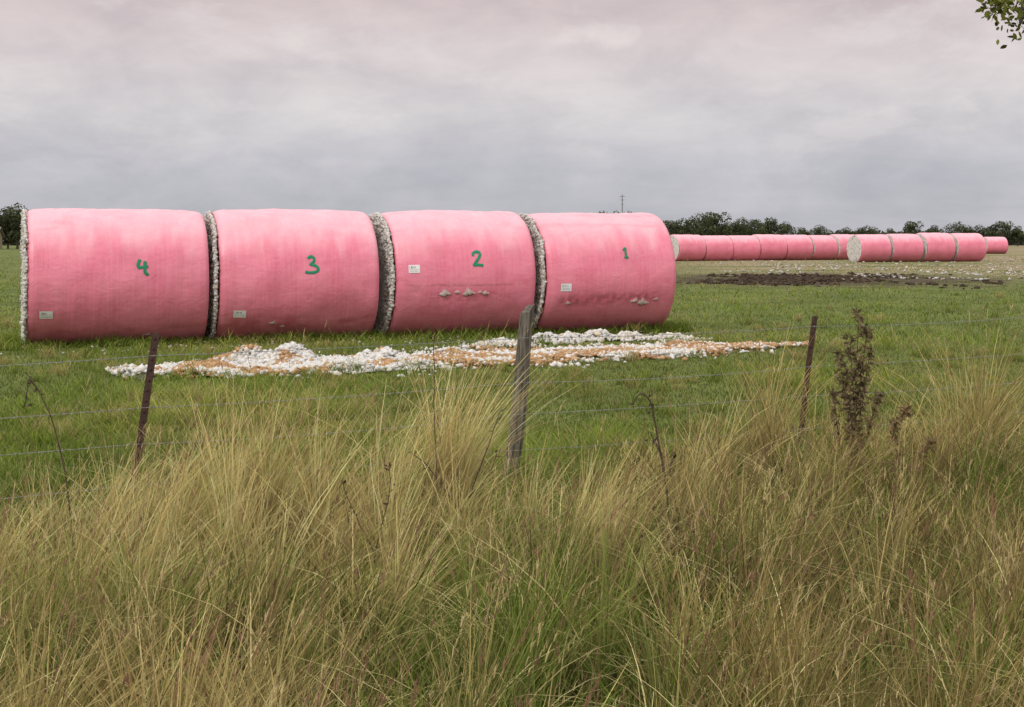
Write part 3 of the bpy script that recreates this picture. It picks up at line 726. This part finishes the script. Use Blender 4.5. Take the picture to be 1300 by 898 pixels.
C=np.array([.078,.086,.062])*(.55+1.0*vnoise(x*.15,y*.1,137))[:,None]*(.7+.6*rng.random((n,1)))*(.75+.35*(z/top))[:,None]
add_obj('distant_wood',make_mesh('distant_wood',V,np.arange(len(V)).reshape(-1,4),M_leaf,np.repeat(np.clip(C,0,1),4,0)),kind='stuff',label='low dark belt of distant woodland along the horizon',category='woodland')

tree=add_obj('oak_tree',None,loc=(6.66,8.6,.02),label='leafy roadside oak with branch tips hanging over the fence line',category='tree')
mb=MB()
P=smoothline([(0,0,-.2),(.05,0,1.4),(-.1,.1,2.8),(0,0,4.4),(.1,0,5.6)]);mb.add(*tube(P,np.linspace(.26,.07,len(P)),10))
limbs=[[(0,0,2.6),(-1.2,-.1,3.5),(-2.6,-.4,3.75),(-3.45,-.55,3.35),(-3.85,-.6,3.04)],[(-2.6,-.4,3.75),(-3.2,-.2,3.6),(-3.55,-.3,3.2),(-3.62,-.35,2.97)],[(-.05,0,3.),(.9,.4,4.),(1.6,.6,4.8)],[(0,0,3.4),(-.5,1.0,4.4),(-.8,1.5,5.2)],[(0,0,3.8),(-.9,-.6,4.7),(-1.4,-.9,5.5)],[(0,0,4.2),(.5,-.7,5.2),(.8,-1.,5.8)]]
for l in limbs:
    P=smoothline(l,3);mb.add(*tube(P,np.linspace(.07,.006,len(P)),6))
add_obj('trunk',mb.mesh('trunk',M_bark,True),tree)
P1=smoothline(limbs[0],3);P2=smoothline(limbs[1],3)
def oakleaves(centers,n,sp,ln=.042):
    V=[];F=[];C=[];k=0
    for _ in range(n):
        c=centers[rng.integers(0,len(centers))]+rng.normal(0,1,3)*sp
        d=rng.normal(0,1,3);d[2]-=.4;d/=np.linalg.norm(d);s=np.cross(d,rng.normal(0,1,3));s/=np.linalg.norm(s)+1e-6
        l=ln*(.7+.6*rng.random());w=l*.5
        V+=[c,c+d*l*.35+s*w*.5,c+d*l*.7+s*w*.42,c+d*l,c+d*l*.7-s*w*.42,c+d*l*.35-s*w*.5]
        F+=[(k,k+1,k+2,k+5),(k+5,k+2,k+3,k+4)];k+=6
        q=np.array([.16,.18,.035])*(.4+1.1*rng.random());C+=[q]*6
    return V,F,C
V1,F1,C1=oakleaves(P1[int(len(P1)*.72):],430,np.array([.05,.1,.035]))
V2,F2,C2=oakleaves(P2[int(len(P2)*.4):],280,np.array([.06,.1,.04]))
crown_c=np.array([[r_*math.cos(a_)*1.5+.3,r_*math.sin(a_)*1.9,4.9+z_] for r_,a_,z_ in zip(rng.random(40)**.5,rng.random(40)*6.28,rng.normal(0,.6,40))])
V3,F3,C3=oakleaves(crown_c,9000,np.array([.28,.3,.22]),.08)
Vc=np.array(V1+V2+V3);Fc=np.concatenate([np.array(F1),np.array(F2)+len(V1),np.array(F3)+len(V1)+len(V2)]);Cc=np.array(C1+C2+C3)
add_obj('crown',make_mesh('crown',Vc,Fc,M_leaf,Cc),tree)

# ---------------- shed & mast ----------------
shed=add_obj('farm_shed',None,loc=(-98.3,250,0),rot=(0,0,.15),label='small tan farm shed with grey tin roof at field edge',category='shed')
def box(x0,x1,y0,y1,z0,z1):
    V=[(x,y,z) for z in(z0,z1) for y in(y0,y1) for x in(x0,x1)]
    return V,[(0,1,3,2),(4,6,7,5),(0,4,5,1),(1,5,7,3),(3,7,6,2),(2,6,4,0)]
mb=MB();mb.add(*box(-5,5,-3,3,0,2.4))
for sx in(-5,5): mb.add([(sx,-3,2.4),(sx,3,2.4),(sx,.02,4),(sx,-.02,4)],[(0,1,2,3)])
add_obj('wall',mb.mesh('wall',M_tan),shed)
mb=MB()
for s in(-1,1): 
    V=[(-5.4,s*3.5,2.2),(5.4,s*3.5,2.2),(5.4,0,4.12),(-5.4,0,4.12),(-5.4,s*3.5,2.1),(5.4,s*3.5,2.1),(5.4,0,4.02),(-5.4,0,4.02)]
    mb.add(V,[(0,1,2,3),(4,7,6,5),(0,4,5,1),(0,3,7,4),(1,5,6,2)])
add_obj('roof',mb.mesh('roof',M_tin),shed)
mb=MB();mb.add(*box(-1.2,1.2,-3.06,-3.003,0,2.1));add_obj('door',mb.mesh('door',M_dark),shed)
mb=MB()
mb.add(*tube(np.array([(0,0,0),(0,0,7),(0,0,14.8)]),[.22,.16,.10],6))
for zz,l in((14.2,1.6),(13.2,1.1),(12,.8)): mb.add(*tube(np.array([(-l/2,0,zz),(0,0,zz),(l/2,0,zz)]),.07,4))
add_obj('radio_mast',mb.mesh('radio_mast',M_mast),loc=(31.6,395,0),label='thin steel radio mast rising above distant trees',category='mast')

# ---------------- world ----------------
w=bpy.data.worlds.new("World");scene.world=w;w.use_nodes=True;nt=w.node_tree
bg=nt.nodes['Background'];bg.inputs['Strength'].default_value=.1
sky=N(nt,'ShaderNodeTexSky',sky_type='NISHITA');sky.sun_disc=False;sky.sun_elevation=math.radians(48);sky.sun_rotation=math.radians(212)
tc=N(nt,'ShaderNodeTexCoord').outputs['Generated'];s3=N(nt,'ShaderNodeSeparateXYZ');nt.links.new(tc,s3.inputs[0])
zc=math_(nt,'ADD',math_(nt,'MAXIMUM',s3.outputs[2],0),.16)
cb=N(nt,'ShaderNodeCombineXYZ');nt.links.new(math_(nt,'DIVIDE',s3.outputs[0],zc),cb.inputs[0]);nt.links.new(math_(nt,'DIVIDE',s3.outputs[1],zc),cb.inputs[1])
c1=noise(nt,1.3,8,.6,cb.outputs[0],.5)
mp=N(nt,'ShaderNodeMapping');mp.inputs['Scale'].default_value=(5,5,11);nt.links.new(tc,mp.inputs[0])
c2=noise(nt,1.8,9,.6,mp.outputs[0],.4)
mp3=N(nt,'ShaderNodeMapping');mp3.inputs['Scale'].default_value=(9,9,22);mp3.inputs['Location'].default_value=(3,1,.4);nt.links.new(tc,mp3.inputs[0])
c3=noise(nt,1.3,9,.64,mp3.outputs[0],.3)
cl=math_(nt,'ADD',math_(nt,'MULTIPLY',c1,.35),math_(nt,'MULTIPLY',c2,.65))
ramp=N(nt,'ShaderNodeValToRGB');nt.links.new(s3.outputs[2],ramp.inputs[0]);cr=ramp.color_ramp
cr.elements[0].position=0;cr.elements[0].color=(.53,.53,.57,1)
cr.elements[1].position=1;cr.elements[1].color=(1.5,1.44,1.40,1)
for p_,c_ in ((.05,(.53,.53,.575)),(.095,(.68,.65,.66)),(.14,(.72,.64,.64)),(.18,(.66,.55,.55)),(.4,(1.05,1.0,.99))):
    e_=cr.elements.new(p_);e_.color=(*c_,1)
cloud=mix(nt,1.0,ramp.outputs[0],mix(nt,mapr(nt,cl,.38,.62),(.86,.86,.885),(1.09,1.08,1.07)),'MULTIPLY')
puff=math_(nt,'MULTIPLY',mapr(nt,c3,.53,.66,0,.4),mapr(nt,s3.outputs[2],.03,.09,0,1))
cloud=mix(nt,puff,cloud,(.82,.755,.75))
px_=math_(nt,'POWER',math_(nt,'DIVIDE',math_(nt,'SUBTRACT',s3.outputs[0],.062),.030),2)
pz_=math_(nt,'POWER',math_(nt,'DIVIDE',math_(nt,'SUBTRACT',s3.outputs[2],.146),.010),2)
pm=math_(nt,'ADD',math_(nt,'SUBTRACT',1.0,math_(nt,'ADD',px_,pz_)),math_(nt,'MULTIPLY',math_(nt,'SUBTRACT',noise(nt,38,6,.6,tc),.5),3.2))
pm=math_(nt,'MULTIPLY',mapr(nt,pm,0,1.0,0,.5),math_(nt,'GREATER_THAN',s3.outputs[1],0.0))
cloud=mix(nt,pm,cloud,(.88,.79,.77))
sc10=mix(nt,1.0,cloud,(10.,10.,10.),'MULTIPLY')
fin=mix(nt,.96,sky.outputs[0],sc10)
nt.links.new(fin,bg.inputs[0])
sun=bpy.data.lights.new('sun','SUN');sun.energy=1.5;sun.angle=math.radians(16);sun.color=(1,.95,.87)
so=bpy.data.objects.new('sun',sun);coll.objects.link(so)
d=Vector((-.56*.72,-.83*.72,.69));so.rotation_euler=d.to_track_quat('Z','Y').to_euler()

# ---------------- camera ----------------
cam=bpy.data.cameras.new('camera');cam.sensor_width=36;cam.lens=1750/1300*36;cam.shift_y=-144/1300;cam.clip_end=6000;cam.clip_start=.05
cobj=bpy.data.objects.new('camera',cam);coll.objects.link(cobj);cobj.location=(0,0,1.7);cobj.rotation_euler=(math.pi/2,0,0)
scene.camera=cobj
scene.view_settings.view_transform='Standard';scene.view_settings.look='None';scene.view_settings.exposure=0
